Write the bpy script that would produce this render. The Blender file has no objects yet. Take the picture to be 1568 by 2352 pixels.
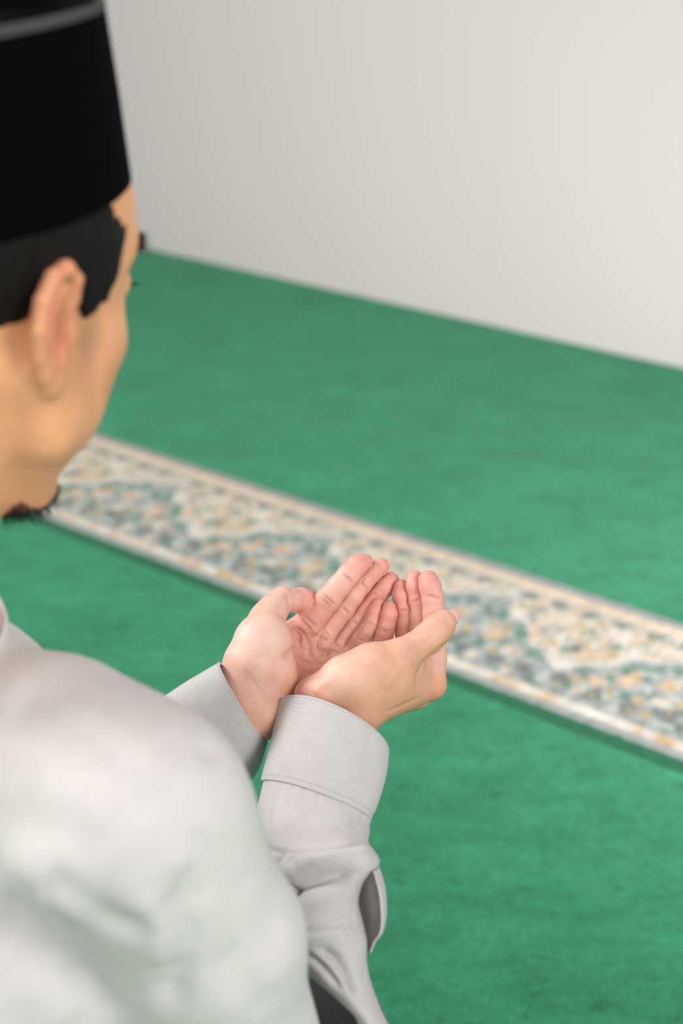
import bpy, math, random, os
import numpy as np
from mathutils import Vector, Matrix

# ------------------------------------------------------------------ camera
F = 3267.0                      # focal length in pixels of the 1568x2352 frame (50 mm on 36 mm)
H = 1.2
PITCH = math.radians(26.2)
cp, sp = math.cos(PITCH), math.sin(PITCH)
sc = bpy.context.scene
cam_d = bpy.data.cameras.new('camera')
cam = bpy.data.objects.new('camera', cam_d)
sc.collection.objects.link(cam)
cam.location = (0, 0, H)
cam.rotation_euler = (math.pi/2 - PITCH, 0, 0)
cam_d.sensor_fit = 'VERTICAL'; cam_d.sensor_height = 36; cam_d.sensor_width = 24
cam_d.lens = 50
cam_d.clip_start = 0.05
cam_d.dof.use_dof = True
cam_d.dof.focus_distance = 1.15
cam_d.dof.aperture_fstop = 3.8
sc.camera = cam

# ------------------------------------------------------------------ light
sc.view_settings.view_transform = 'Standard'
sc.view_settings.look = 'None'
sc.view_settings.gamma = 1
sc.view_settings.exposure = 0.0
w = bpy.data.worlds.new('world'); sc.world = w; w.use_nodes = True
w.node_tree.nodes['Background'].inputs[0].default_value = (1.0, 0.98, 0.985, 1)
w.node_tree.nodes['Background'].inputs[1].default_value = 0.45

def area(name, loc, target, sx, sy, power, col=(1, 1, 1), spread=180):
    l = bpy.data.lights.new(name, 'AREA'); l.shape = 'RECTANGLE'; l.size = sx; l.size_y = sy
    l.energy = power; l.color = col; l.spread = math.radians(spread)
    o = bpy.data.objects.new(name, l); sc.collection.objects.link(o)
    o.location = loc
    d = Vector(target) - Vector(loc)
    o.rotation_euler = d.to_track_quat('-Z', 'Y').to_euler()
    return o
area('window_light', (-2.4, 1.7, 2.3), (0.0, 1.1, 0.4), 1.0, 1.0, 100, (1.0, 0.985, 0.96))
area('rear_fill_light', (-0.5, -1.5, 1.8), (-0.2, .8, 0.6), .9, .9, 27, (1.0, 0.98, 0.96))  # added fill from behind the camera, brightens the back of the shirt
area('side_fill_light', (1.7, -.4, 1.9), (0.05, .9, 0.45), .9, .9, 37, (1.0, 0.985, 0.97))  # added fill from the right, lifts the lower sleeve
area('wall_base_fill_light', (1.5, 1.0, 0.45), (-0.9, 4.4, 0.2), 1.0, 0.4, 20, (1.0, 0.97, 1.0), 80)  # added low fill, brightens the foot of the far wall

# ------------------------------------------------------------------ helpers
def C(px, py, d):
    """camera-frame millimetres (right, up, forward) of a place seen at px,py, d mm away"""
    return np.array([(px-784)/F*d, (1176-py)/F*d, d], float)
def Hh(cx, cy, d):                 # measured on a 2.703x enlargement of the hands
    return C(500+cx/2.7034, 1230+cy/2.7034, d)
def cam2world(v):
    v = np.asarray(v, float)/1000.0
    x, y, z = v[..., 0], v[..., 1], v[..., 2]
    return np.stack([x, y*sp + z*cp, H + y*cp - z*sp], -1)
def world2cam(v):
    v = np.asarray(v, float)
    X, Y, Z = v[..., 0], v[..., 1], v[..., 2]-H
    return np.stack([X, Y*sp + Z*cp, Y*cp - Z*sp], -1)*1000.0
def proj(v):
    return np.stack([784 + v[..., 0]/v[..., 2]*F, 1176 - v[..., 1]/v[..., 2]*F], -1)

def smin(a, b, k):
    if k <= 0: return np.minimum(a, b)
    h = np.maximum(k - np.abs(a-b), 0)/k
    return np.minimum(a, b) - h*h*k*0.25

class Grid:
    def __init__(s, lo, hi, h):
        s.h = h; s.lo = np.array(lo, float); s.n = np.ceil((np.array(hi)-s.lo)/h).astype(int)+1
        s.ax = [s.lo[i] + h*np.arange(s.n[i]) for i in range(3)]
        s.big = 40.0
    def new(s): return np.full(s.n, s.big, np.float32)
    def box(s, lo, hi):
        a = np.clip(np.floor((np.array(lo)-s.lo)/s.h).astype(int), 0, s.n)
        b = np.clip(np.ceil((np.array(hi)-s.lo)/s.h).astype(int)+1, 0, s.n)
        return tuple(slice(a[i], b[i]) for i in range(3))
    def pts(s, bx):
        return [s.ax[i][bx[i]].reshape([-1 if j == i else 1 for j in range(3)]).astype(np.float32) for i in range(3)]
    def cone(s, Fd, a, b, ra, rb, k, m=None, sub=False):
        a = np.asarray(a, float); b = np.asarray(b, float)
        m = (k+6+4*s.h) if m is None else m
        R = max(ra, rb)+m
        bx = s.box(np.minimum(a, b)-R, np.maximum(a, b)+R)
        x, y, z = s.pts(bx)
        if x.size == 0 or y.size == 0 or z.size == 0: return
        ab = b-a; L2 = max(float(ab@ab), 1e-9)
        px, py, pz = x-a[0], y-a[1], z-a[2]
        t = np.clip((px*ab[0]+py*ab[1]+pz*ab[2])/L2, 0, 1)
        d = np.sqrt((px-t*ab[0])**2+(py-t*ab[1])**2+(pz-t*ab[2])**2) - (ra+(rb-ra)*t)
        if sub: Fd[bx] = -smin(-Fd[bx], d, k)
        else: Fd[bx] = smin(Fd[bx], d, k)
    def chain(s, Fd, P, R, k, kk=3.0, m=None):
        T = s.new()
        for i in range(len(P)-1): s.cone(T, P[i], P[i+1], R[i], R[i+1], kk, m if m else k+10)
        np.copyto(Fd, smin(Fd, T, k))
    def ell(s, Fd, c, r, k, R=None, sub=False):
        """ellipsoid: centre c, radii r, R = 3x3 rows of axes"""
        c = np.asarray(c, float); r = np.asarray(r, float)
        R = np.eye(3) if R is None else np.asarray(R, float)
        m = max(r)+k+6+4*s.h
        bx = s.box(c-m, c+m)
        x, y, z = s.pts(bx)
        if x.size == 0 or y.size == 0 or z.size == 0: return
        x, y, z = x-c[0], y-c[1], z-c[2]
        q = [(R[i, 0]*x+R[i, 1]*y+R[i, 2]*z)/r[i] for i in range(3)]
        k0 = np.sqrt(q[0]**2+q[1]**2+q[2]**2)
        k1 = np.sqrt((q[0]/r[0])**2+(q[1]/r[1])**2+(q[2]/r[2])**2)
        d = k0*(k0-1)/np.maximum(k1, 1e-6)
        if sub: Fd[bx] = -smin(-Fd[bx], d, k)
        else: Fd[bx] = smin(Fd[bx], d, k)
    def nets(s, Fd):
        """surface nets: vertices and quads of the zero surface"""
        I = Fd < 0
        nx, ny, nz = I.shape
        cnt = np.zeros((nx-1, ny-1, nz-1), np.int8)
        for dx in (0, 1):
            for dy in (0, 1):
                for dz in (0, 1):
                    cnt += I[dx:nx-1+dx, dy:ny-1+dy, dz:nz-1+dz]
        act = (cnt > 0) & (cnt < 8)
        idx = np.full(act.shape, -1, np.int64)
        cells = np.argwhere(act); idx[act] = np.arange(len(cells))
        off = [(a, b, c) for a in (0, 1) for b in (0, 1) for c in (0, 1)]
        V = {o: Fd[cells[:, 0]+o[0], cells[:, 1]+o[1], cells[:, 2]+o[2]].astype(np.float64) for o in off}
        acc = np.zeros((len(cells), 3)); num = np.zeros(len(cells))
        for o in off:
            for ax in range(3):
                if o[ax] == 0:
                    p = list(o); p[ax] = 1; p = tuple(p)
                    a, b = V[o], V[p]
                    cr = (a < 0) != (b < 0)
                    t = np.where(cr, a/np.where(cr, a-b, 1), 0)
                    q = np.tile(np.array(o, float), (len(cells), 1)); q[:, ax] = t
                    acc += q*cr[:, None]; num += cr
        v = s.lo + s.h*(cells + acc/np.maximum(num, 1)[:, None])
        quads = []
        def add(e, flip_sign, c0, c1, c2, c3):
            q = np.stack([c0, c1, c2, c3], 1)
            q[flip_sign] = q[flip_sign][:, ::-1]
            quads.append(q)
        for ax in range(3):
            sl0 = [slice(1, -1)]*3; sl1 = [slice(1, -1)]*3
            sl0[ax] = slice(0, -1); sl1[ax] = slice(1, None)
            a, b = I[tuple(sl0)], I[tuple(sl1)]
            e = np.argwhere(a != b)
            ins = a[tuple(e.T)]
            base = e + 1; base[:, ax] -= 1
            u, w_ = [i for i in range(3) if i != ax]
            def g(du, dw):
                q = base.copy(); q[:, u] -= du; q[:, w_] -= dw
                return idx[q[:, 0], q[:, 1], q[:, 2]]
            flip = ~ins if ax != 1 else ins
            add(e, flip, g(1, 1), g(0, 1), g(0, 0), g(1, 0))
        return v, np.concatenate(quads)

def vnormals(v, f):
    n = np.cross(v[f[:, 2]]-v[f[:, 0]], v[f[:, 3 if f.shape[1] > 3 else 1]]-v[f[:, 1 if f.shape[1] > 3 else 0]])
    N = np.zeros_like(v)
    for i in range(f.shape[1]): np.add.at(N, f[:, i], n)
    return N/np.maximum(np.linalg.norm(N, axis=1, keepdims=True), 1e-12)

def laplace(v, f, it=1, lam=0.5, mask=None):
    e = np.concatenate([f[:, [0, 1]], f[:, [1, 2]], f[:, [2, 3]], f[:, [3, 0]]])
    for _ in range(it):
        S = np.zeros_like(v); n = np.zeros(len(v))
        np.add.at(S, e[:, 0], v[e[:, 1]]); np.add.at(n, e[:, 0], 1)
        np.add.at(S, e[:, 1], v[e[:, 0]]); np.add.at(n, e[:, 1], 1)
        w_ = v + lam*(S/np.maximum(n, 1)[:, None]-v)
        v = w_ if mask is None else np.where(mask[:, None], w_, v)
    return v

def resample(P, step):
    P = np.asarray(P, float)
    # catmull-rom through the points
    Q = np.vstack([2*P[0]-P[1], P, 2*P[-1]-P[-2]])
    out = []
    for i in range(1, len(Q)-2):
        n = max(2, int(np.linalg.norm(Q[i+1]-Q[i])/step))
        for t in np.linspace(0, 1, n, endpoint=False):
            out.append(0.5*((2*Q[i])+(-Q[i-1]+Q[i+1])*t+(2*Q[i-1]-5*Q[i]+4*Q[i+1]-Q[i+2])*t*t+(-Q[i-1]+3*Q[i]-3*Q[i+1]+Q[i+2])*t**3))
    out.append(Q[-2])
    return np.array(out)

def emboss(v, f, lines, conv=None, rad=3.0):
    """raise or sink the skin or cloth along creases. lines: (points seen in the view, amp mm, width mm)"""
    N = vnormals(v, f); pv = proj(v); disp = np.zeros(len(v)); S = np.zeros(len(v))
    toward = (N*v).sum(1) < 0
    for pts, amp, wd in lines:
        P = np.array(pts, float)
        if conv: P = np.array([[500+a/2.7034, 1230+b/2.7034] for a, b in P])
        P = resample(P, 3.0)
        lo, hi = P.min(0)-40, P.max(0)+40
        sel = np.where((pv[:, 0] > lo[0]) & (pv[:, 0] < hi[0]) & (pv[:, 1] > lo[1]) & (pv[:, 1] < hi[1]) & toward)[0]
        if len(sel) == 0: continue
        Q = []
        for p in P:
            d2 = ((pv[sel]-p)**2).sum(1)
            c = sel[d2 < rad*rad*4]
            if len(c) == 0: continue
            z = v[c, 2].min()
            Q.append([(p[0]-784)/F*z, (1176-p[1])/F*z, z])
        if not Q: continue
        Q = np.array(Q)
        lo, hi = Q.min(0)-3*wd, Q.max(0)+3*wd
        s2 = np.where(((v > lo) & (v < hi)).all(1))[0]
        for ch in np.array_split(s2, max(1, len(s2)*len(Q)//4000000+1)):
            if len(ch) == 0: continue
            d2 = ((v[ch][:, None]-Q[None])**2).sum(2)
            j = d2.argmin(1); d2 = d2.min(1)
            s = j/max(1, len(Q)-1)
            tap = np.clip(np.minimum(s, 1-s)*6+0.25, 0, 1)
            g = np.exp(-d2/(wd*wd))*tap
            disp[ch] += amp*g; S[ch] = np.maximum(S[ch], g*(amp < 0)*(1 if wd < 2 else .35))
    return v + N*disp[:, None], S

def vnoise(p, seed=0):
    """smooth value noise, p in cells"""
    p = np.asarray(p, float); i = np.floor(p).astype(np.int64); f = p-i; f = f*f*(3-2*f)
    def hsh(a, b, c):
        n = (a*374761393 + b*668265263 + c*2147483647 + seed*1274126177) & 0xffffffff
        n = ((n ^ (n >> 13))*1274126177) & 0xffffffff
        return ((n ^ (n >> 16)) & 0xffff)/65535.0
    r = 0
    for a in (0, 1):
        for b in (0, 1):
            for c in (0, 1):
                wgt = (f[..., 0] if a else 1-f[..., 0])*(f[..., 1] if b else 1-f[..., 1])*(f[..., 2] if c else 1-f[..., 2])
                r = r + wgt*hsh(i[..., 0]+a, i[..., 1]+b, i[..., 2]+c)
    return r*2-1

def srgb(r, g, b):
    c = np.array([r, g, b], float)/255
    return np.where(c <= 0.04045, c/12.92, ((c+0.055)/1.055)**2.4)

def make(name, verts, faces, mat, parent=None, col=None, uv=None, smooth=True):
    me = bpy.data.meshes.new(name)
    verts = np.asarray(verts, float)
    if parent is not None: 
        p, o = parent, np.zeros(3)
        while p is not None: o += np.array(p.location); p = p.parent
        verts = verts - o
    if isinstance(faces, np.ndarray):
        n, k = faces.shape
        me.vertices.add(len(verts)); me.vertices.foreach_set('co', verts.ravel())
        me.loops.add(n*k); me.loops.foreach_set('vertex_index', faces.ravel().astype(np.int32))
        me.polygons.add(n); me.polygons.foreach_set('loop_start', np.arange(0, n*k, k, dtype=np.int32))
        me.update(calc_edges=True); me.validate()
    else:
        me.from_pydata([tuple(x) for x in verts], [], [tuple(int(i) for i in q) for q in faces]); me.update()
    if smooth: me.polygons.foreach_set('use_smooth', [True]*len(me.polygons))
    if col is not None:
        a = me.color_attributes.new('tint', 'FLOAT_COLOR', 'POINT')
        a.data.foreach_set('color', np.concatenate([col, np.ones((len(col), 1))], 1).astype(np.float32).ravel())
    if uv is not None:
        l = me.uv_layers.new(name='weave')
        li = np.zeros(len(me.loops), np.int32); me.loops.foreach_get('vertex_index', li)
        l.data.foreach_set('uv', np.asarray(uv, np.float32)[li].ravel())
    me.materials.append(mat)
    ob = bpy.data.objects.new(name, me); sc.collection.objects.link(ob)
    if parent is not None: ob.parent = parent
    return ob

def thing(o, label, cat, kind=None, group=None):
    o['label'] = label; o['category'] = cat
    if kind: o['kind'] = kind
    if group: o['group'] = group
    return o

# ------------------------------------------------------------------ materials
def material(name, col=(.5, .5, .5), rough=.6, **kw):
    m = bpy.data.materials.new(name); m.use_nodes = True
    nt = m.node_tree; b = nt.nodes['Principled BSDF']
    b.inputs['Base Color'].default_value = (*col, 1); b.inputs['Roughness'].default_value = rough
    for k, v in kw.items(): b.inputs[k].default_value = v
    return m, nt, b
def node(nt, t, **kw):
    n = nt.nodes.new(t)
    for k, v in kw.items(): setattr(n, k, v)
    return n
def noise_bump(nt, b, layers, coord='Object', dist=0.001):
    tc = node(nt, 'ShaderNodeTexCoord'); prev = None
    for scale, strength in layers:
        n = node(nt, 'ShaderNodeTexNoise'); n.inputs['Scale'].default_value = scale; n.inputs['Detail'].default_value = 4
        nt.links.new(tc.outputs[coord], n.inputs['Vector'])
        bp = node(nt, 'ShaderNodeBump'); bp.inputs['Strength'].default_value = strength; bp.inputs['Distance'].default_value = dist
        nt.links.new(n.outputs['Fac'], bp.inputs['Height'])
        if prev: nt.links.new(prev.outputs[0], bp.inputs['Normal'])
        prev = bp
    nt.links.new(prev.outputs[0], b.inputs['Normal'])
    return tc, prev
def mottle(nt, b, src, coordsock, scale, lo, hi, detail=3, fa=.3, fb=.7):
    """multiply a colour socket by noise between lo and hi"""
    n = node(nt, 'ShaderNodeTexNoise'); n.inputs['Scale'].default_value = scale; n.inputs['Detail'].default_value = detail
    nt.links.new(coordsock, n.inputs['Vector'])
    mr = node(nt, 'ShaderNodeMapRange'); mr.inputs['From Min'].default_value = fa; mr.inputs['From Max'].default_value = fb
    mr.inputs['To Min'].default_value = lo; mr.inputs['To Max'].default_value = hi
    nt.links.new(n.outputs['Fac'], mr.inputs['Value'])
    mx = node(nt, 'ShaderNodeVectorMath', operation='SCALE')
    nt.links.new(src, mx.inputs[0]); nt.links.new(mr.outputs[0], mx.inputs['Scale'])
    return mx.outputs[0]

# skin
M_skin, nt, b = material('skin', rough=.48)
at = node(nt, 'ShaderNodeAttribute', attribute_name='tint')
b.inputs['Subsurface Weight'].default_value = .1
b.inputs['Subsurface Radius'].default_value = (1.0, .35, .2)
b.inputs['Subsurface Scale'].default_value = .004
b.inputs['Specular IOR Level'].default_value = .35
tc, bp = noise_bump(nt, b, [(420, .25), (1400, .22)], dist=.0006)
s = mottle(nt, b, at.outputs['Color'], tc.outputs['Object'], 55, .93, 1.07)
s = mottle(nt, b, s, tc.outputs['Object'], 400, .96, 1.04)
nt.links.new(s, b.inputs['Base Color'])

M_nail, nt, b = material('nail', srgb(236, 178, 176), .25)
b.inputs['Subsurface Weight'].default_value = .1; b.inputs['Subsurface Scale'].default_value = .002

# shirt cloth
CLOTH = srgb(207, 204, 203)
def cloth(name, mode):
    m, nt, b = material(name, CLOTH, .85)
    b.inputs['Sheen Weight'].default_value = .15
    b.inputs['Specular IOR Level'].default_value = .2
    tc = node(nt, 'ShaderNodeTexCoord')
    rgb = node(nt, 'ShaderNodeRGB'); rgb.outputs[0].default_value = (*CLOTH, 1)
    col = mottle(nt, b, rgb.outputs[0], tc.outputs['Object'], 60, .97, 1.03)
    if mode == 'weave':
        uv = node(nt, 'ShaderNodeUVMap', uv_map='weave')
        sx = node(nt, 'ShaderNodeSeparateXYZ'); nt.links.new(uv.outputs[0], sx.inputs[0])
        prev = None; fac = []
        for ax, fr, st in ((1, 900, .6), (0, 1250, .3)):
            mu = node(nt, 'ShaderNodeMath', operation='MULTIPLY'); mu.inputs[1].default_value = fr*2*math.pi/1000
            nt.links.new(sx.outputs[ax], mu.inputs[0])
            # threads wander a little
            ns = node(nt, 'ShaderNodeTexNoise'); ns.inputs['Scale'].default_value = 90
            nt.links.new(tc.outputs['Object'], ns.inputs['Vector'])
            ad = node(nt, 'ShaderNodeMath', operation='MULTIPLY_ADD'); ad.inputs[1].default_value = 2.0
            nt.links.new(ns.outputs['Fac'], ad.inputs[0]); nt.links.new(mu.outputs[0], ad.inputs[2])
            si = node(nt, 'ShaderNodeMath', operation='SINE'); nt.links.new(ad.outputs[0], si.inputs[0])
            fac.append(si.outputs[0])
            bp = node(nt, 'ShaderNodeBump'); bp.inputs['Strength'].default_value = st; bp.inputs['Distance'].default_value = .00025
            nt.links.new(si.outputs[0], bp.inputs['Height'])
            if prev: nt.links.new(prev.outputs[0], bp.inputs['Normal'])
            prev = bp
        nt.links.new(prev.outputs[0], b.inputs['Normal'])
        mr = node(nt, 'ShaderNodeMapRange'); mr.inputs['From Min'].default_value = -1; mr.inputs['To Min'].default_value = .87; mr.inputs['To Max'].default_value = 1.07
        nt.links.new(fac[0], mr.inputs['Value'])
        mx = node(nt, 'ShaderNodeVectorMath', operation='SCALE'); nt.links.new(col, mx.inputs[0]); nt.links.new(mr.outputs[0], mx.inputs['Scale'])
        # slubs: streaks stretched along the thread
        cx = node(nt, 'ShaderNodeCombineXYZ')
        m1 = node(nt, 'ShaderNodeMath', operation='MULTIPLY'); m1.inputs[1].default_value = .12
        m2 = node(nt, 'ShaderNodeMath', operation='MULTIPLY'); m2.inputs[1].default_value = 1.6
        nt.links.new(sx.outputs[0], m1.inputs[0]); nt.links.new(sx.outputs[1], m2.inputs[0])
        nt.links.new(m1.outputs[0], cx.inputs[0]); nt.links.new(m2.outputs[0], cx.inputs[1])
        col = mottle(nt, b, mx.outputs[0], cx.outputs[0], 1.0, .93, 1.06, 2)
    nt.links.new(col, b.inputs['Base Color'])
    return m
M_cloth = cloth('shirt_cloth', 'plain')
M_weave = cloth('shirt_weave', 'weave')
M_seam, _, _ = material('seam_thread', srgb(150, 148, 146), .9)
M_trouser, nt, b = material('trouser_cloth', srgb(34, 34, 36), .9)
noise_bump(nt, b, [(300, .3)])
M_cap, nt, b = material('black_velvet', srgb(6, 6, 7), .95)
b.inputs['Specular IOR Level'].default_value = .04
noise_bump(nt, b, [(900, .4)])
M_caprim, nt, b = material('worn_velvet_highlight', srgb(74, 74, 74), .95)  # worn edge catching light: the highlight is painted as paler grey
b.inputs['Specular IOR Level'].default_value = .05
M_hair, nt, b = material('black_hair', srgb(16, 14, 15), .6)
b.inputs['Specular IOR Level'].default_value = .2
noise_bump(nt, b, [(500, .8)], dist=.002)

# carpet pile
def pile(name, use_attr, base):
    m, nt, b = material(name, base, .95)
    b.inputs['Specular IOR Level'].default_value = .1
    b.inputs['Sheen Weight'].default_value = .12
    b.inputs['Sheen Tint'].default_value = (.5, 1, .75, 1)
    tc = node(nt, 'ShaderNodeTexCoord')
    if use_attr:
        a = node(nt, 'ShaderNodeAttribute', attribute_name='tint'); src = a.outputs['Color']
        src = mottle(nt, b, src, tc.outputs['Object'], 260, .84, 1.1, 3)
    else:
        rgb = node(nt, 'ShaderNodeRGB'); rgb.outputs[0].default_value = (*base, 1); src = rgb.outputs[0]
        mp = node(nt, 'ShaderNodeMapping'); mp.inputs['Rotation'].default_value = (0, 0, math.radians(10)); mp.inputs['Scale'].default_value = (1, 1.9, 1)
        nt.links.new(tc.outputs['Object'], mp.inputs['Vector'])
        src = mottle(nt, b, src, mp.outputs[0], 5, .84, 1.07, 4)
        src = mottle(nt, b, src, mp.outputs[0], 17, .85, 1.08, 5)
        src = mottle(nt, b, src, mp.outputs[0], 24, 1.03, .70, 3, .58, .78)
        src = mottle(nt, b, src, tc.outputs['Object'], 75, .86, 1.08, 4)
        src = mottle(nt, b, src, tc.outputs['Object'], 420, .74, 1.18, 3)
    nt.links.new(src, b.inputs['Base Color'])
    prev = None
    for scl, st, ds in ((45, .6, .006), (160, .6, .003), (700, .6, .0012)):
        n = node(nt, 'ShaderNodeTexNoise'); n.inputs['Scale'].default_value = scl; n.inputs['Detail'].default_value = 5
        nt.links.new(tc.outputs['Object'], n.inputs['Vector'])
        bp = node(nt, 'ShaderNodeBump'); bp.inputs['Strength'].default_value = st*(.5 if use_attr else 1); bp.inputs['Distance'].default_value = ds
        nt.links.new(n.outputs['Fac'], bp.inputs['Height'])
        if prev: nt.links.new(prev.outputs[0], bp.inputs['Normal'])
        prev = bp
    nt.links.new(prev.outputs[0], b.inputs['Normal'])
    return m
GREEN = srgb(51, 127, 91)
M_pile = pile('green_carpet_pile', False, GREEN)
M_border = pile('patterned_carpet_pile', True, GREEN)
M_wall, nt, b = material('wall_paint', srgb(186, 180, 178), .9)
noise_bump(nt, b, [(60, .05)])
M_floor, nt, b = material('floor_screed', srgb(150, 148, 142), .9)
noise_bump(nt, b, [(60, .1)])

# ------------------------------------------------------------------ room
ang = math.radians(-36.4)
U = np.array([math.cos(ang), math.sin(ang), 0]); Vn = np.array([-math.sin(ang), math.cos(ang), 0])   # along the wall, towards the wall
def floor_at(px, py, z=0.0):
    x, y = (px-784)/F, (1176-py)/F
    D = np.array([x, cp+y*sp, -sp+y*cp]); t = (z-H)/D[2]
    return np.array([0, 0, H])+D*t
def uv_of(p): return np.array([p@U, p@Vn])
wall_v = 0.5*(uv_of(floor_at(310, 562))[1]+uv_of(floor_at(1568, 848))[1])
def slab(name, u0, u1, v0, v1, z0, z1, mat, parent=None):
    P = [U*u+Vn*v+np.array([0, 0, z]) for u in (u0, u1) for v in (v0, v1) for z in (z0, z1)]
    f = [(0, 1, 3, 2), (4, 6, 7, 5), (0, 4, 5, 1), (2, 3, 7, 6), (0, 2, 6, 4), (1, 5, 7, 3)]
    return make(name, P, f, mat, parent, smooth=False)
fl = slab('floor', -4.5, 4.5, -2.5, wall_v+.12, -.05, -.012, M_floor); fl['kind'] = 'structure'
# the far wall is boarded: wide panels that meet in faint vertical joints
wr = bpy.data.objects.new('wall_back', None); sc.collection.objects.link(wr); wr['kind'] = 'structure'
def wall_u(px, z):
    # u where the wall is seen in column px at height z
    best = None
    for u in np.linspace(-4, 4, 4001):
        q = world2cam(U*u+Vn*wall_v+np.array([0, 0, z])); x = 784+q[0]/q[2]*F
        if best is None or abs(x-px) < best[0]: best = (abs(x-px), u)
    return best[1]
joints = [wall_u(432, .6), wall_u(1150, .6)]
step = joints[1]-joints[0]
us = [-4.5]+sorted([joints[0]+k*step for k in range(-8, 9) if -4.4 < joints[0]+k*step < 4.4])+[4.5]
for a_, b_ in zip(us[:-1], us[1:]):
    pn = slab('wall_panel', a_+.0003, b_-.0003, wall_v, wall_v+.02, -.012, 2.8, M_wall, wr)
slab('wall_backing', -4.5, 4.5, wall_v+.02, wall_v+.12, -.012, 2.8, M_wall, wr)

# ------------------------------------------------------------------ carpet
v_top = 0.5*(uv_of(floor_at(230, 1000))[1]+uv_of(floor_at(1568, 1430))[1])
v_bot = 0.5*(uv_of(floor_at(90, 1185))[1]+uv_of(floor_at(1568, 1745))[1])
carpet = bpy.data.objects.new('carpet', None); sc.collection.objects.link(carpet)
thing(carpet, 'green fitted carpet with a cream floral border stripe running across the floor', 'carpet')
def sheet(name, u0, u1, v0, v1, du, mat, amp, z=0, colf=None):
    nu, nv = int((u1-u0)/du)+2, int((v1-v0)/du)+2
    uu, vv = np.meshgrid(np.linspace(u0, u1, nu), np.linspace(v0, v1, nv), indexing='ij')
    P = uu[..., None]*U + vv[..., None]*Vn
    q = P.copy(); 
    P[..., 2] = z + amp*(vnoise(q*60, 1)*.6+vnoise(q*150, 2)*.4)
    f = np.arange(nu*nv).reshape(nu, nv)
    f = np.stack([f[:-1, :-1], f[1:, :-1], f[1:, 1:], f[:-1, 1:]], -1).reshape(-1, 4)
    return make(name, P.reshape(-1, 3), f, mat, carpet, col=colf(uu, vv) if colf else None)
sheet('far_field', -4.5, 4.5, v_top, wall_v-.002, .02, M_pile, .001)
sheet('near_field', -4.5, 4.5, -2.3, v_bot-.030, .012, M_pile, .0018)

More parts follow.
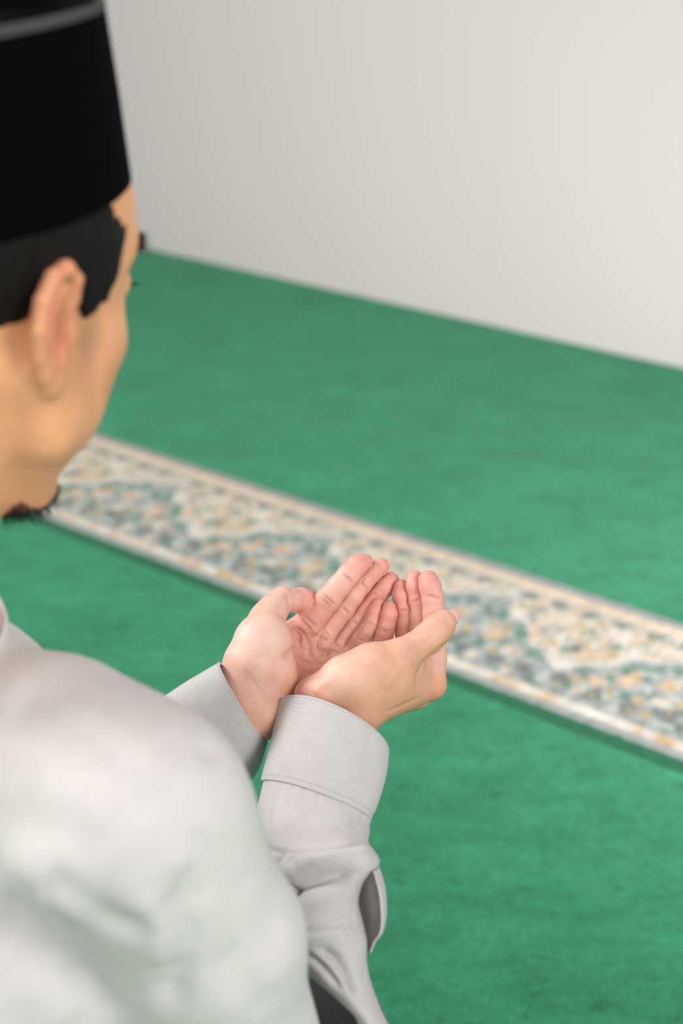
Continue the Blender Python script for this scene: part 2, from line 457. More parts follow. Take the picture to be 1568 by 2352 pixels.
# the border stripe: a woven repeat, read off one repeat
PERIOD = .378
u_ref = uv_of(floor_at(1020+430/2.861, 1280+300/2.861))[0]
vt, vb = v_top, v_bot
CRE, WHI, GRY, DGR, GRN, GLD, PEA, PAL = [srgb(*c) for c in ((232, 216, 196), (238, 230, 218), (152, 152, 154), (104, 106, 105), (84, 138, 108), (205, 170, 105), (232, 196, 160), (196, 202, 194))]
WAVE = [(0, 262), (130, 295), (280, 272), (360, 282), (425, 300), (440, 390), (545, 440), (562, 570), (650, 620), (690, 715), (760, 742), (860, 722), (950, 712), (1090, 735), (1180, 690), (1290, 675), (1380, 705), (1490, 690), (1600, 700), (1700, 720)]
BL = [  # x, y, rx, ry, colour in the enlargement of the repeat
 # dashes
 (160, 112, 60, 24, DGR), (345, 182, 50, 20, DGR), (560, 252, 55, 22, DGR), (760, 312, 60, 26, DGR), (955, 385, 58, 24, DGR), (1180, 450, 64, 26, DGR), (1390, 522, 62, 26, DGR), (1600, 590, 60, 26, DGR),
 (610, 262, 20, 16, GRN), (1010, 395, 22, 16, GRN), (1450, 535, 22, 20, GRN), (1390, 520, 16, 10, GLD),
 # medallion
 (490, 370, 45, 40, WHI), (520, 320, 25, 18, GLD), (600, 360, 50, 14, GRY), (640, 300, 40, 18, PEA), (740, 400, 120, 36, CRE), (590, 500, 30, 70, PEA), (660, 470, 40, 18, GRY), (755, 475, 30, 16, GRY),
 (850, 480, 80, 22, PEA), (710, 560, 30, 30, GLD), (770, 520, 50, 20, WHI), (790, 605, 36, 34, GRY), (800, 610, 20, 22, GRN), (870, 600, 45, 30, DGR), (940, 590, 26, 26, GLD), (900, 450, 30, 20, GLD), (950, 490, 50, 14, GRN),
 (710, 650, 45, 55, WHI), (790, 705, 90, 28, WHI), (900, 650, 50, 24, PEA), (1010, 640, 50, 26, PEA), (1100, 640, 40, 26, GLD), (1130, 600, 60, 18, GRN), (1050, 560, 40, 24, PEA), (1180, 530, 60, 40, WHI), (1270, 545, 36, 26, PEA),
 (1090, 500, 36, 22, CRE), (1250, 640, 50, 36, WHI), (1340, 600, 50, 20, PAL), (1380, 650, 70, 16, PEA), (1460, 620, 60, 26, CRE), (1120, 690, 70, 26, CRE), (1330, 570, 30, 16, GLD), (1540, 640, 50, 30, CRE),
 # below the wave: green rim
 (930, 745, 80, 20, GRN), (1240, 735, 100, 20, GRN), (1380, 745, 70, 18, GRN), (1520, 740, 70, 18, GRN), (80, 300, 60, 18, GRN), (220, 300, 70, 18, GRN), (380, 370, 50, 50, GRN), (500, 490, 46, 70, GRN), (590, 630, 55, 40, GRN),
 (570, 770, 26, 20, GRN), (1000, 920, 40, 20, GRN), (1180, 905, 44, 24, GRN), (1090, 790, 30, 30, GRN), (1520, 1100, 30, 20, GRN), (800, 850, 30, 18, GRN), (1380, 900, 26, 20, DGR),
 # flowers
 (130, 400, 60, 44, PEA), (190, 440, 40, 26, GLD), (330, 510, 90, 40, PEA), (400, 470, 24, 36, GLD), (330, 440, 20, 30, GLD), (250, 380, 40, 40, CRE), (430, 615, 75, 34, CRE), (470, 625, 30, 20, GLD), (80, 520, 70, 32, CRE), (320, 610, 30, 24, GLD),
 (180, 640, 50, 26, CRE), (330, 665, 60, 34, DGR), (110, 590, 60, 30, DGR), (230, 560, 46, 30, GRN), (520, 730, 50, 50, DGR), (530, 690, 18, 14, GLD), (760, 800, 70, 46, DGR), (750, 825, 22, 16, GLD), (960, 905, 80, 36, DGR), (970, 910, 22, 16, GLD),
 (870, 800, 46, 22, GLD), (1000, 815, 75, 38, PEA), (880, 875, 46, 26, CRE), (880, 880, 20, 12, GLD), (1210, 815, 90, 42, PEA), (1270, 780, 30, 36, GLD), (1085, 890, 28, 26, GLD), (1200, 990, 70, 46, DGR), (1215, 1000, 20, 14, GLD), (1275, 940, 44, 28, GLD), (1350, 960, 36, 20, PAL),
 (1480, 850, 80, 44, PEA), (1490, 860, 34, 22, GLD), (1430, 960, 70, 30, CRE), (1320, 1035, 40, 26, GLD), (1460, 1050, 80, 46, DGR), (1480, 1025, 26, 14, GLD), (1560, 980, 50, 30, GLD), (640, 800, 46, 34, PAL), (400, 740, 40, 26, CRE), (1100, 1000, 46, 30, PAL), (420, 720, 26, 16, GLD)]
def border_col(uu, vv):
    u = u_ref + np.mod(uu-u_ref, PERIOD)
    P = u[..., None]*U+vv[..., None]*Vn
    q = proj(world2cam(P)); x = (q[..., 0]-1020)*2.861; y = (q[..., 1]-1280)*2.861
    jig = 9*vnoise(np.stack([x/26, y/26, 0*x], -1), 5); jig2 = 9*vnoise(np.stack([x/26, y/26, 0*x+9.5], -1), 6)
    x = x+jig; y = y+jig2
    s = (vt-vv)/(vt-vb)           # 0 far edge, 1 near edge
    col = np.zeros(uu.shape+(3,))+PAL
    n1 = vnoise(np.stack([x/48, y/32, 0*x], -1), 8)
    W = np.array(WAVE, float); yb = np.interp(x, W[:, 0], W[:, 1])
    up = y < yb
    col = np.where((up)[..., None], PAL*.5+CRE*.5, GRY*.75+PAL*.25)
    col = np.where((up & (n1 > .3))[..., None], WHI, col)
    col = np.where((up & (n1 < -.55))[..., None], GLD*.4+PAL*.6, col)
    col = np.where((~up & (n1 > .42))[..., None], PAL, col)
    col = np.where((~up & (n1 < -.45))[..., None], DGR*.6+GRN*.4, col)
    n2 = vnoise(np.stack([x/21, y/15, 0*x], -1), 12)
    col = np.where((up & (n2 > .35))[..., None], GRY*.6+GRN*.15+GLD*.25, col)
    col = np.where((up & (n2 < -.45))[..., None], PEA*.6+GLD*.4, col)
    for bx, by, rx, ry, c in BL:
        m = ((x-bx)/rx/1.08)**2+((y-by)/ry/1.08)**2
        a = np.clip(1.25-m, 0, 1)[..., None]*.9
        col = col*(1-a)+c*a
    rim = np.abs(y-yb)
    a = (np.clip(1-np.abs(y-yb+12)/22, 0, 1)*.9)[..., None]; col = col*(1-a)+WHI*.9*a
    a = (np.clip(1-np.abs(y-yb-14)/14, 0, 1)*.7)[..., None]; col = col*(1-a)+GRY*a
    # straight bands along the two edges
    k = vnoise(np.stack([uu*55, 0*uu, 0*uu], -1), 3)[..., None]; k2 = vnoise(np.stack([uu*80, vv*60, 0*uu], -1), 4)[..., None]
    def band(c, lo, hi):
        nonlocal col
        e = .008
        a = (np.clip((s-lo)/e, 0, 1)*np.clip((hi-s)/e, 0, 1))[..., None]
        col = col*(1-a)+c*a
    band(PAL*.6+GRY*.4, .140, .165)
    band(PEA*.55+CRE*.45+(k*.06), .06, .14)
    band(GRY*.85+PAL*.1+k2*.02, -1, .06)
    band(PAL*.6+GRY*.4+k2*.03, .865, .885)
    band(CRE*.6+WHI*.2+PEA*.2+np.minimum(k, .35)*np.array([.10, .26, .36])+k2*.12, .885, .955)
    band(PAL*.7+GRY*.3, .945, .955)
    band(GRY*.8+PAL*.2+k2*.02, .955, 1.0)
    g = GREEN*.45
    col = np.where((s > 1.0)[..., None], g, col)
    col = np.where((s > 1)[..., None], col, (col*.8+GRY*.2)*.70)
    return np.clip(col, 0, 1).reshape(-1, 3)
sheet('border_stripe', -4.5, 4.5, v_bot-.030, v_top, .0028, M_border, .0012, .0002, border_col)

# ------------------------------------------------------------------ person
person = bpy.data.objects.new('person', None); sc.collection.objects.link(person)
person.location = (-.33, .66, 0)
thing(person, 'person seen from behind in a grey shirt and black cap, sitting with open cupped hands', 'person')

# ---- hands (camera-frame millimetres)
g = Grid([-100, -178, 1030], [108, -22, 1222], 0.72)
prims = []        # a, b, ra, rb, tint key, palm direction
def chainp(P, R, key, pdir):
    for i in range(len(P)-1): prims.append((P[i], P[i+1], R[i], R[i+1], key, np.array(pdir, float)/np.linalg.norm(pdir)))
def part_line(A, B, amp=1.5, wd=1.2):
    # skin folds inward where two fingers press together
    return np.minimum(A, B) + amp*np.exp(-((A-B)/wd)**2)
def finger(Fd, P, R, key, pdir, kk=2.5):
    P = [np.asarray(p) for p in P]; R = [q*.945 for q in R]
    T = g.new(); g.chain(T, P, R, 0, kk, 14); chainp(P, R, key, pdir)
    np.copyto(Fd, part_line(Fd, T))

LP = (.25, .35, -1)
Lf = g.new()
finger(Lf, [Hh(505,625,1172), Hh(575,528,1166), Hh(690,392,1160), Hh(750,318,1160), Hh(812,246,1162), Hh(868,186,1166), Hh(914,166,1168)], [12.5,11.8,11.0,9.9,9.6,9.3,7.2], 'tip', LP)
finger(Lf, [Hh(610,690,1182), Hh(662,600,1176), Hh(775,455,1172), Hh(835,375,1170), Hh(892,302,1171), Hh(960,228,1174), Hh(1012,192,1177)], [12,10.8,10.2,9.3,9.0,8.8,7.4], 'tip', LP)
finger(Lf, [Hh(690,770,1190), Hh(745,690,1184), Hh(856,545,1180), Hh(925,460,1178), Hh(985,382,1177), Hh(1035,320,1178), Hh(1072,280,1179)], [11.5,10,9.5,8.7,8.6,8.6,7.6], 'tip', (.25,.3,-1))
finger(Lf, [Hh(765,810,1188), Hh(820,725,1180), Hh(888,640,1172), Hh(925,590,1169), Hh(955,545,1168), Hh(982,475,1168), Hh(995,425,1170)], [10.5,8.6,8.0,7.5,7.3,7.2,6.4], 'tip', (.1,.3,-1))
L = g.new()
W = [Hh(150,965,1102), Hh(172,1020,1104), Hh(205,1085,1107), Hh(235,1135,1110)]
M = [Hh(520,640,1170), Hh(615,700,1182), Hh(695,775,1190), Hh(768,815,1188)]
for wv, mv, r0, r1 in zip(W, M, (16, 16, 16, 15), (12.5, 11.5, 11, 10.5)):
    g.cone(L, wv, mv, r0, r1, 14); prims.append((wv, mv, r0, r1, 'palm', np.array(LP)/np.linalg.norm(LP)))
# thumb side
g.chain(L, [Hh(160,900,1100), Hh(205,800,1102), Hh(262,650,1112), Hh(305,520,1130)], [19,20.5,19,13.5], 10, 6)
chainp([Hh(160,900,1100), Hh(235,740,1106), Hh(305,520,1130)], [19,20,14], 'thenar', (0,.5,-1))
g.ell(L, Hh(330,700,1112), (16,21,13), 12)
g.ell(L, Hh(340,900,1112), (20,17,14), 14)          # heel of the palm
g.chain(L, [Hh(330,1010,1118), Hh(560,900,1152), Hh(760,840,1182)], [16,15.5,11], 10, 8)   # little-finger side
g.ell(L, Hh(560,600,1152), (9,8,7), 9)                      # pads under the fingers
g.ell(L, Hh(655,670,1164), (8,8,7), 8)
g.ell(L, Hh(735,745,1171), (8,8,7), 8)
g.cone(L, Hh(480,560,1162), Hh(390,640,1142), 7, 9, 9)   # web
th = [Hh(300,530,1130), Hh(345,455,1136), Hh(398,402,1142), Hh(448,402,1148), Hh(515,400,1160), Hh(580,392,1172)]
g.chain(L, th[:3], [13.5,12,11.0], 5, 2.5); Lth = g.new(); g.chain(Lth, th[2:], [11.0,9.4,9.8,7.2], 0, 2.5, 12); chainp(th, [13.5,12,11,9.6,10,7.4], 'tip', (.1,.1,-1))
# wrist and forearm
Lw0, Lw1 = Hh(205,1035,1106), C(490,1650,1102)
ax = Lw1-Lw0; ax /= np.linalg.norm(ax)
for o_ in (-13, -5, 5, 13):
    sd = np.array([.5, -.86, 0])*o_*1.0
    g.cone(L, Lw0+sd, Lw1+sd, 17.5, 18.5, 10); prims.append((Lw0+sd, Lw1+sd, 17, 18, 'wrist', np.array([0, 0, -1.])))
g.ell(L, Hh(590,690,1146), (20, 22, 16), 12, sub=True)      # hollow of the palm
L = smin(L, Lf, 5.5)
q_ = np.where(np.maximum(L, Lth) > -6, 0, 0); L = smin(L, Lth, 1.0)

# right hand
Rf = g.new()
RPf = (-.25, .1, -1)
finger(Rf, [Hh(1322,925,1142), Hh(1340,760,1152), Hh(1345,570,1156), Hh(1343,480,1155), Hh(1336,395,1155), Hh(1318,320,1156), Hh(1306,278,1157)], [12.2,11,10.2,9.6,9.3,9.4,8.6], 'tip', RPf)
finger(Rf, [Hh(1228,985,1164), Hh(1245,780,1168), Hh(1250,580,1168), Hh(1248,490,1167), Hh(1240,400,1166), Hh(1226,320,1166), Hh(1222,272,1168)], [11.8,10,9.2,8.6,8.5,8.6,7.8], 'tip', RPf)
finger(Rf, [Hh(1140,960,1182), Hh(1160,780,1180), Hh(1164,600,1175), Hh(1160,530,1172), Hh(1154,460,1170), Hh(1140,370,1170), Hh(1140,322,1172)], [11,9.4,8.6,8.1,8.0,8.0,7.2], 'tip', RPf)
finger(Rf, [Hh(1005,880,1190), Hh(1012,740,1180), Hh(1018,650,1171), Hh(1033,600,1167), Hh(1048,555,1164), Hh(1064,490,1162), Hh(1064,448,1164)], [10.5,10,9.0,8.2,7.3,7.1,6.2], 'tip', RPf)
R = g.new()
RB = np.array((-.75, .6, .2)); RB /= np.linalg.norm(RB)
W = [Hh(905,1070,1100), Hh(850,1060,1106), Hh(790,1040,1110), Hh(730,1020,1114)]
M = [Hh(1318,925,1142), Hh(1226,988,1164), Hh(1140,965,1182), Hh(1042,890,1190)]
for wv, mv, r0, r1 in zip(W, M, (16, 15.5, 15, 15), (12.4, 12, 11.5, 10.5)):
    g.cone(R, wv, mv, r0, r1, 12); prims.append((wv, mv, r0, r1, 'dorsal', RB))
P_ = [Hh(700,985,1096), Hh(800,905,1097), Hh(960,825,1102), Hh(1120,765,1110)]
g.chain(R, P_, [18,19,18.5,14.5], 10, 8); chainp(P_, [18,19,18,14], 'dorsal', RB)
g.ell(R, Hh(1010,900,1105), (24,17,16), 16)
g.cone(R, Hh(860,960,1098), Hh(1180,900,1125), 17, 12, 14); prims.append((Hh(860,960,1098), Hh(1180,900,1125), 17, 12, 'dorsal', RB))
g.ell(R, Hh(600,985,1102), (16,13,15), 12)           # heel of the palm
prims.append((Hh(560,985,1092), Hh(620,985,1092), 13, 13, 'palm', RB))
g.cone(R, Hh(1180,830,1122), Hh(1290,800,1146), 11, 9, 9)     # web
th = [Hh(1120,765,1108), Hh(1215,705,1118), Hh(1305,640,1124), Hh(1356,586,1127), Hh(1396,545,1131), Hh(1418,524,1136)]
g.chain(R, th, [14.5,12.6,12.4,12.0,10.6,8.4], 6, 2.5); chainp(th, [14.5,12,11,10.7,9,7], 'dorsal', (-.3,.8,-.2))
Rw0, Rw1 = Hh(790,1060,1107), C(742,1760,1074)
for o_ in (-13, -4, 5, 13):
    sd = np.array([.93, .2, -.25])*o_*.6
    sd0 = np.array([.80, -.55, -.2])*o_
    g.cone(R, Rw0+sd0, Rw1+sd, 15, 13, 10); prims.append((Rw0+sd0, Rw1+sd, 16, 17, 'dorsal', RB))
R = smin(R, Rf, 5)
HF = part_line(L, R, 1.2, 1.2)
hv, hf = g.nets(HF)
hv = laplace(hv, hf, 1, .4)
# flexion creases, palm lines and tendons
CR = [
 # left index / middle / ring / little creases
 ([(632,350),(680,385),(735,440)], -.9, 1.3), ([(622,372),(665,408),(715,455)], -.6, 1.1), ([(768,232),(800,255),(845,300)], -.8, 1.2), ([(495,480),(545,505),(615,570)], -.8, 1.6),
 ([(765,440),(800,470),(830,510)], -.9, 1.3), ([(885,285),(915,315),(940,350)], -.8, 1.2), ([(655,590),(690,615),(720,655)], -.8, 1.5),
 ([(830,520),(865,550),(895,590)], -.8, 1.2), ([(950,340),(990,375),(1040,400)], -.6, 1.1), ([(735,655),(765,680),(785,725)], -.8, 1.5),
 ([(920,530),(950,545),(990,570)], -.8, 1.0), ([(845,625),(880,645),(925,665)], -.8, 1.1), ([(835,650),(870,668),(905,690)], -.5, 1.0),
 ([(975,148),(900,275),(760,430),(640,572)], -1.6, 1.0), ([(1078,205),(1020,262),(940,352),(830,505),(715,642)], -1.4, 1.0), ([(950,400),(918,510),(862,620),(790,722)], -1.2, 1.0), ([(1048,400),(1000,560),(975,650)], -1.0, 1.0), ([(1085,395),(1130,262)], 0, 1),
 ([(1245,235),(1245,330),(1262,450),(1270,580)], -1.4, 1.0), ([(1165,255),(1168,330),(1190,450),(1195,610)], -1.4, 1.0), ([(1110,410),(1112,520),(1102,625)], -1.4, 1.0), ([(605,350),(560,395),(485,475)], -1.5, 1.1),
 # right
 ([(1262,395),(1310,378),(1390,380)], -.9, 1.2), ([(1268,378),(1310,370),(1350,372)], -.5, 1.0), ([(1270,545),(1300,535),(1335,500)], -.6, 1.2),
 ([(1185,415),(1215,408),(1250,398)], -.8, 1.1), ([(1200,560),(1225,550),(1262,550)], -.7, 1.1),
 ([(1115,478),(1145,462),(1185,462)], -.8, 1.1), ([(1110,625),(1145,612),(1185,615)], -.5, 1.1),
 ([(1005,580),(1050,592),(1100,590)], -.7, 1.0), ([(1005,592),(1050,602),(1095,600)], -.5, 1.0),
 # left thumb
 ([(418,345),(440,395),(448,435),(440,480)], -1.3, 1.6), ([(392,350),(425,400)], -.5, 1.2),
 # thenar crease and palm lines
 ([(440,540),(475,580),(500,640),(490,700),(440,745),(395,772)], -2.43, 3.2),
 ([(500,500),(560,570),(590,600)], -1.22, 1.5), ([(475,560),(530,610),(575,680),(580,730),(620,775),(680,790)], -1.49, 1.4),
 ([(575,640),(640,630),(690,650)], -1.08, 1.6), ([(670,755),(690,722),(735,712),(785,735)], -1.49, 1.6), ([(700,660),(740,690),(775,720)], -1.08, 1.5),
 ([(500,640),(520,700),(530,760)], -1.08, 1.3), ([(455,590),(510,620),(520,680)], -0.81, 1.2), ([(610,760),(660,735)], -0.81, 1.2), ([(490,730),(540,765),(600,790)], -0.94, 1.5),
 ([(395,775),(500,790),(620,800),(700,798)], 1.35, 3.0), ([(620,700),(650,690),(680,700)], 1.35, 3.0), ([(580,590),(620,610)], 1.22, 2.5), ([(700,770),(740,750)], 1.35, 2.5),
 # wrist creases
 ([(150,830),(210,880),(265,960),(305,1040)], -.22, 2.1), ([(215,905),(260,950),(300,1000)], -.4, 1.0),
 # right thumb and back of the hand
 ([(1420,680),(1360,735),(1300,785),(1258,850),(1240,900)], -2.0, 3.0), ([(1285,800),(1310,795)], -.8, 1.0), ([(1150,740),(1200,770),(1235,830)], -.5, 3.0),
 ([(1400,470),(1420,510),(1440,560)], -.5, 1.0), ([(1260,1010),(1160,1060),(1060,1100)], -1.2, 2.6),
 ([(700,900),(640,930),(600,985)], 1.0, 3.5), ([(1160,770),(1100,880),(1040,960)], .6, 5.0), ([(1300,560),(1330,590)], -.3, 1.0), ([(1310,545),(1345,570)], -.3, 1.0),
 ([(470,990),(500,920),(560,880),(640,860)], -.8, 2.0),
]
hv, hS = emboss(hv, hf, CR, True)
hN = vnormals(hv, hf)
# skin tint: rosy palm and fingertips, tan back of the hand
PINK, ROSE, TAN, PALE = srgb(222, 174, 160), srgb(216, 136, 124), srgb(216, 163, 130), srgb(230, 198, 184)
bd = np.full(len(hv), 1e9); pal = np.zeros(len(hv)); tipn = np.zeros(len(hv)); pdn = np.zeros(len(hv))
for a, b_, ra, rb, key, pd in prims:
    ab = b_-a; t = np.clip(((hv-a)@ab)/max(ab@ab, 1e-9), 0, 1)
    d = np.linalg.norm(hv-a-t[:, None]*ab, axis=1)-(ra+(rb-ra)*t)
    m = d < bd
    bd = np.where(m, d, bd); pdn = np.where(m, hN@pd, pdn)
    pal = np.where(m, {'tip': 1, 'palm': .9, 'thenar': .75, 'dorsal': .5, 'wrist': .5}[key], pal)
tips = [Hh(914,166,1168), Hh(1012,192,1177), Hh(1072,280,1179), Hh(995,425,1170), Hh(1306,278,1157), Hh(1222,272,1168), Hh(1140,322,1172), Hh(1064,448,1164), Hh(575,390,1166)]
for tpt in tips:
    d = np.linalg.norm(hv-tpt, axis=1); tipn = np.maximum(tipn, np.exp(-(d/17)**2))
side = np.clip(pdn*.9+.45, 0, 1)*pal
nz = vnoise(hv/9, 3)*.5+vnoise(hv/4, 4)*.3
side = np.clip(side+nz*.18, 0, 1)[:, None]
hcol = TAN*(1-side)+PINK*side
hcol = hcol*(1-(tipn*.75)[:, None]) + ROSE*(tipn*.75)[:, None]
for c_, r_, cc, am in ((Hh(260,620,1095), 30, PALE, .7), (Hh(480,900,1140), 24, ROSE, .35), (Hh(560,1000,1085), 20, ROSE, .5), (Hh(760,820,1075), 20, PALE, .55), (Hh(1345,960,1135), 14, ROSE, .45), (Hh(1100,1000,1100), 22, TAN, .4), (Hh(560,620,1150), 12, ROSE, .4)):
    a = (am*np.exp(-(np.linalg.norm(hv-c_, axis=1)/r_)**2))[:, None]; hcol = hcol*(1-a)+cc*a

hcol = laplace(hcol, hf, 14, .6)
hcol = hcol*(1-.38*np.clip(hS, 0, 1)[:, None]*np.array([.75, 1, 1]))  # shade in creases and between fingers painted into the skin colour
# ---- head, neck, arms under the clothes
SR = C(335, 1905, 800); SR_w = cam2world(SR)
BH = math.radians(42); bf = np.array([math.sin(BH), math.cos(BH), 0]); br = np.array([math.cos(BH), -math.sin(BH), 0])
SL_w = SR_w - br*.395
mid_w = (SR_w+SL_w)/2
base_w = mid_w + np.array([0, 0, .018]) - bf*.034      # where the neck leaves the shoulders
HEAD = math.radians(38); HP = math.radians(14)          # facing, bowing
hc_cam = None
ear_cam = C(131, 752, 752)
fw = np.array([math.sin(HEAD)*math.cos(HP), math.cos(HEAD)*math.cos(HP), -math.sin(HP)])
rt = np.array([math.cos(HEAD), -math.sin(HEAD), 0])
up = np.cross(rt, fw)
ear_w = cam2world(ear_cam)
HC = ear_w - rt*.076 + fw*.0
def head2world(v): v = np.asarray(v, float)/1000; return HC + v[..., [0]]*rt + v[..., [1]]*fw + v[..., [2]]*up
def world2head(w_): d_ = (np.asarray(w_)-HC)*1000; return np.array([d_@rt, d_@fw, d_@up])
nbase = world2head(base_w); print('NECK', nbase, proj(world2cam(base_w)))
hg = Grid(np.minimum([-100, -130, -165], nbase-60), [100, 128, 150], 1.6)
S = hg.new()
hg.ell(S, (0, -12, 48), (75, 94, 84), 0)
hg.ell(S, (0, 30, 22), (66, 64, 66), 25)
hg.ell(S, (0, 34, 60), (60, 62, 45), 20)
hg.ell(S, (0, 38, -26), (56, 50, 62), 25)
hg.chain(S, [(62, 2, -28), (56, 16, -62), (20, 41, -106)], [14, 15, 16], 24, 12)
hg.chain(S, [(-62, 2, -28), (-56, 16, -62), (-20, 41, -106)], [14, 15, 16], 24, 12)
hg.cone(S, (-10, 45, -104), (10, 45, -104), 16, 16, 14)
for sg in (1, -1):
    hg.ell(S, (sg*43, 52, -16), (22, 23, 20), 18)           # cheekbone
    hg.ell(S, (sg*40, 38, -50), (24, 28, 30), 20)           # cheek
    hg.cone(S, (sg*12, 88, 42), (sg*45, 69, 42), 9, 8.5, 12)  # brow
    hg.ell(S, (sg*31, 90, 18), (16, 14, 10), 6, sub=True)
    hg.ell(S, (sg*31, 78, 17), (13, 13, 12), 3)
    hg.ell(S, (sg*13, 92, -30), (9, 10, 8), 5)             # nostril wing
hg.chain(S, [(0, 90, 26), (0, 98, 0), (0, 104, -24)], [7, 8, 10], 8, 6)
hg.ell(S, (0, 84, -56), (24, 10, 6), 6); hg.ell(S, (0, 80, -68), (20, 10, 7), 6)
hg.ell(S, (0, 92, -62), (26, 5, 1.6), 2, sub=True)
neckP = [np.array([0, -18, -30.]), np.array([0, -18, -30.])*.5+nbase*.5+np.array([0, -10, 0]), nbase]
hg.chain(S, neckP, [56, 49, 50], 22, 10)
E2 = [0]
# ears: a shallow bowl with rolled rim, standing off the head
def ear(sg):
    T = hg.new()
    fwd_l = np.array([0, 1, 0.]); out = np.array([sg*1., 0, 0]); upl = np.array([0, 0, 1.])
    n = (out*math.cos(.18)+fwd_l*math.sin(.18)); bk = np.cross(n, upl)*sg; bk = bk if bk[1] < 0 else -bk
    o = np.array([sg*70., 9, -2])
    def q(b, u_, k=0): return o+bk*b+upl*u_+n*k
    pl = np.stack([bk, upl, n])
    hg.ell(T, q(13, 4, 3), (18, 30, 4.5), 2, pl)
    hg.ell(T, q(9, -2, 9), (10, 15, 8), 4, pl, sub=True)
    hg.ell(T, q(14, 14, 9), (9, 12, 5), 4, pl, sub=True)
    rim = [q(-2, 16, 4), q(2, 28, 7), q(12, 34, 8), (q(23, 30, 9)), q(30, 18, 9), q(30, 2, 8), q(25, -12, 6), q(17, -23, 4), q(9, -31, 2)]
    hg.chain(T, rim, [4, 4.2, 4.5, 4.6, 4.6, 4.4, 4.3, 5.2, 6], 2.5, 2)
    hg.chain(T, [q(9, 22, 5), q(19, 12, 6), q(20, -4, 6), q(14, -16, 5), q(4, -18, 5)], [3, 3.2, 3.2, 3, 3], 2.5, 2)
    hg.ell(T, q(7, -27, 1), (9, 10, 5), 3, pl)
    hg.ell(T, q(-2, -3, 4), (4, 7, 4), 3, pl)
    hg.cone(T, q(0, -12, -3), q(0, 12, -3), 7, 7, 4)
    return T
S = smin(S, smin(ear(1), ear(-1), 0), 4)
sv, sf = hg.nets(S)
sv = laplace(sv, sf, 1, .4)
headcol = np.zeros((len(sv), 3)) + srgb(228, 166, 122)
def blob(c, r, col, am):
    global headcol
    a = (am*np.exp(-(((sv-np.array(c))/np.array(r))**2).sum(1)))[:, None]; headcol = headcol*(1-a)+np.array(col)*a
for sg in (1, -1):
    blob((sg*86, -4, 8), (12, 18, 34), srgb(228, 138, 112), .8)
    blob((sg*76, 4, -4), (8, 8, 16), srgb(190, 96, 80), .55)
    blob((sg*46, 50, -30), (24, 30, 24), srgb(206, 138, 106), .6)
    blob((sg*60, 33, -14), (12, 8, 28), srgb(120, 92, 80), .55)      # sideburn stubble
    blob((sg*56, 34, -44), (11, 9, 16), srgb(140, 104, 88), .35)
blob((0, 84, -62), (22, 14, 9), srgb(190, 108, 98), .8)
headw = head2world(sv)

# arms and trunk skin, coarse, joined into the same body mesh
ER = C(850, 2610, 955)
pel_w = np.array([mid_w[0]-bf[0]*.13, mid_w[1]-bf[1]*.13, .17])
EL = world2cam(np.array([-.315, .87, .43])); SL = world2cam(SL_w)
PEL = world2cam(pel_w); MID = world2cam(mid_w)
def wc(p): return world2cam(np.asarray(p))
nb = wc(base_w)
bg = Grid(np.min([SL, SR, PEL, EL, ER, nb], 0)-150, np.max([SL, SR, PEL, EL, ER, nb, Lw1, Rw1], 0)+110, 6)
Bd = bg.new()
bg.cone(Bd, MID*.72+PEL*.28, PEL, 84, 90, 30); 
bg.cone(Bd, SR*.82+SL*.18, SL*.82+SR*.18, 40, 40, 60)
bg.cone(Bd, nb, MID*.9+PEL*.1, 50, 50, 30)
UA = [SR, C(480, 2200, 850), C(560, 2440, 890), C(690, 2640, 930), ER]
bg.chain(Bd, UA, [38, 32, 24, 20, 16], 20, 10); bg.chain(Bd, [SL, EL], [46, 34], 20, 10)
bg.chain(Bd, [ER, C(866, 2380, 974), C(808, 2220, 982), C(770, 2130, 1004), C(738, 2060, 1014), C(728, 1900, 1052), C(740, 1780, 1074), C(748, 1710, 1082)], [16, 8, 8, 12, 16, 18, 16, 16], 10, 5); bg.chain(Bd, [EL, C(500, 1645, 1102)], [32, 21], 10, 5)
bv, bfc = bg.nets(Bd)
bcol = np.zeros((len(bv), 3))+TAN
n1, n2 = len(hv), len(sv)
bodyv = np.concatenate([cam2world(hv), headw, cam2world(bv)])
# head frame to world keeps handedness; the camera frame is left-handed, so turn its faces
bodyf = np.concatenate([hf[:, ::-1], sf+n1, bfc[:, ::-1]+n1+n2])
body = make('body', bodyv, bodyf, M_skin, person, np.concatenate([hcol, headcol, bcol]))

# nails
def nail(c, nrm, along, w_, l_):
    nrm = np.array(nrm, float); nrm /= np.linalg.norm(nrm); along = np.array(along, float); along -= nrm*(along@nrm); along /= np.linalg.norm(along)
    sd = np.cross(nrm, along); V = []; n = 12; m = 9
    for i in range(n):
        for j in range(m):
            s_ = -1+2*i/(n-1); t = -1+2*j/(m-1)
            hw = w_*(1-.25*max(0, abs(s_))**4)
            ph = t*1.0
            V.append(np.array(c)+along*s_*l_*(1-.28*t*t)+sd*math.sin(ph)*hw+nrm*(math.cos(ph)-1)*hw*.9 + nrm*(-.35*s_*s_*1.0))
    f = [(i*m+j, (i+1)*m+j, (i+1)*m+j+1, i*m+j+1) for i in range(n-1) for j in range(m-1)]
    o = make('fingernail', cam2world(np.array(V)), np.array(f), M_nail, person)
    sm = o.modifiers.new('thick', 'SOLIDIFY'); sm.thickness = .0006; sm.offset = 0
    return o
nail(Hh(1418,524,1136)+np.array([5.6, 2.6, -6.6]), (.62, .3, -.72), (.6, .3, .7), 7.0, 7.0)
def bnail(p1, p2, r, pdir):
    al = p2-p1; nail(p1*.35+p2*.65-np.array(pdir)/np.linalg.norm(pdir)*(r+.1), -np.array(pdir), al, r*.78, 6.2)
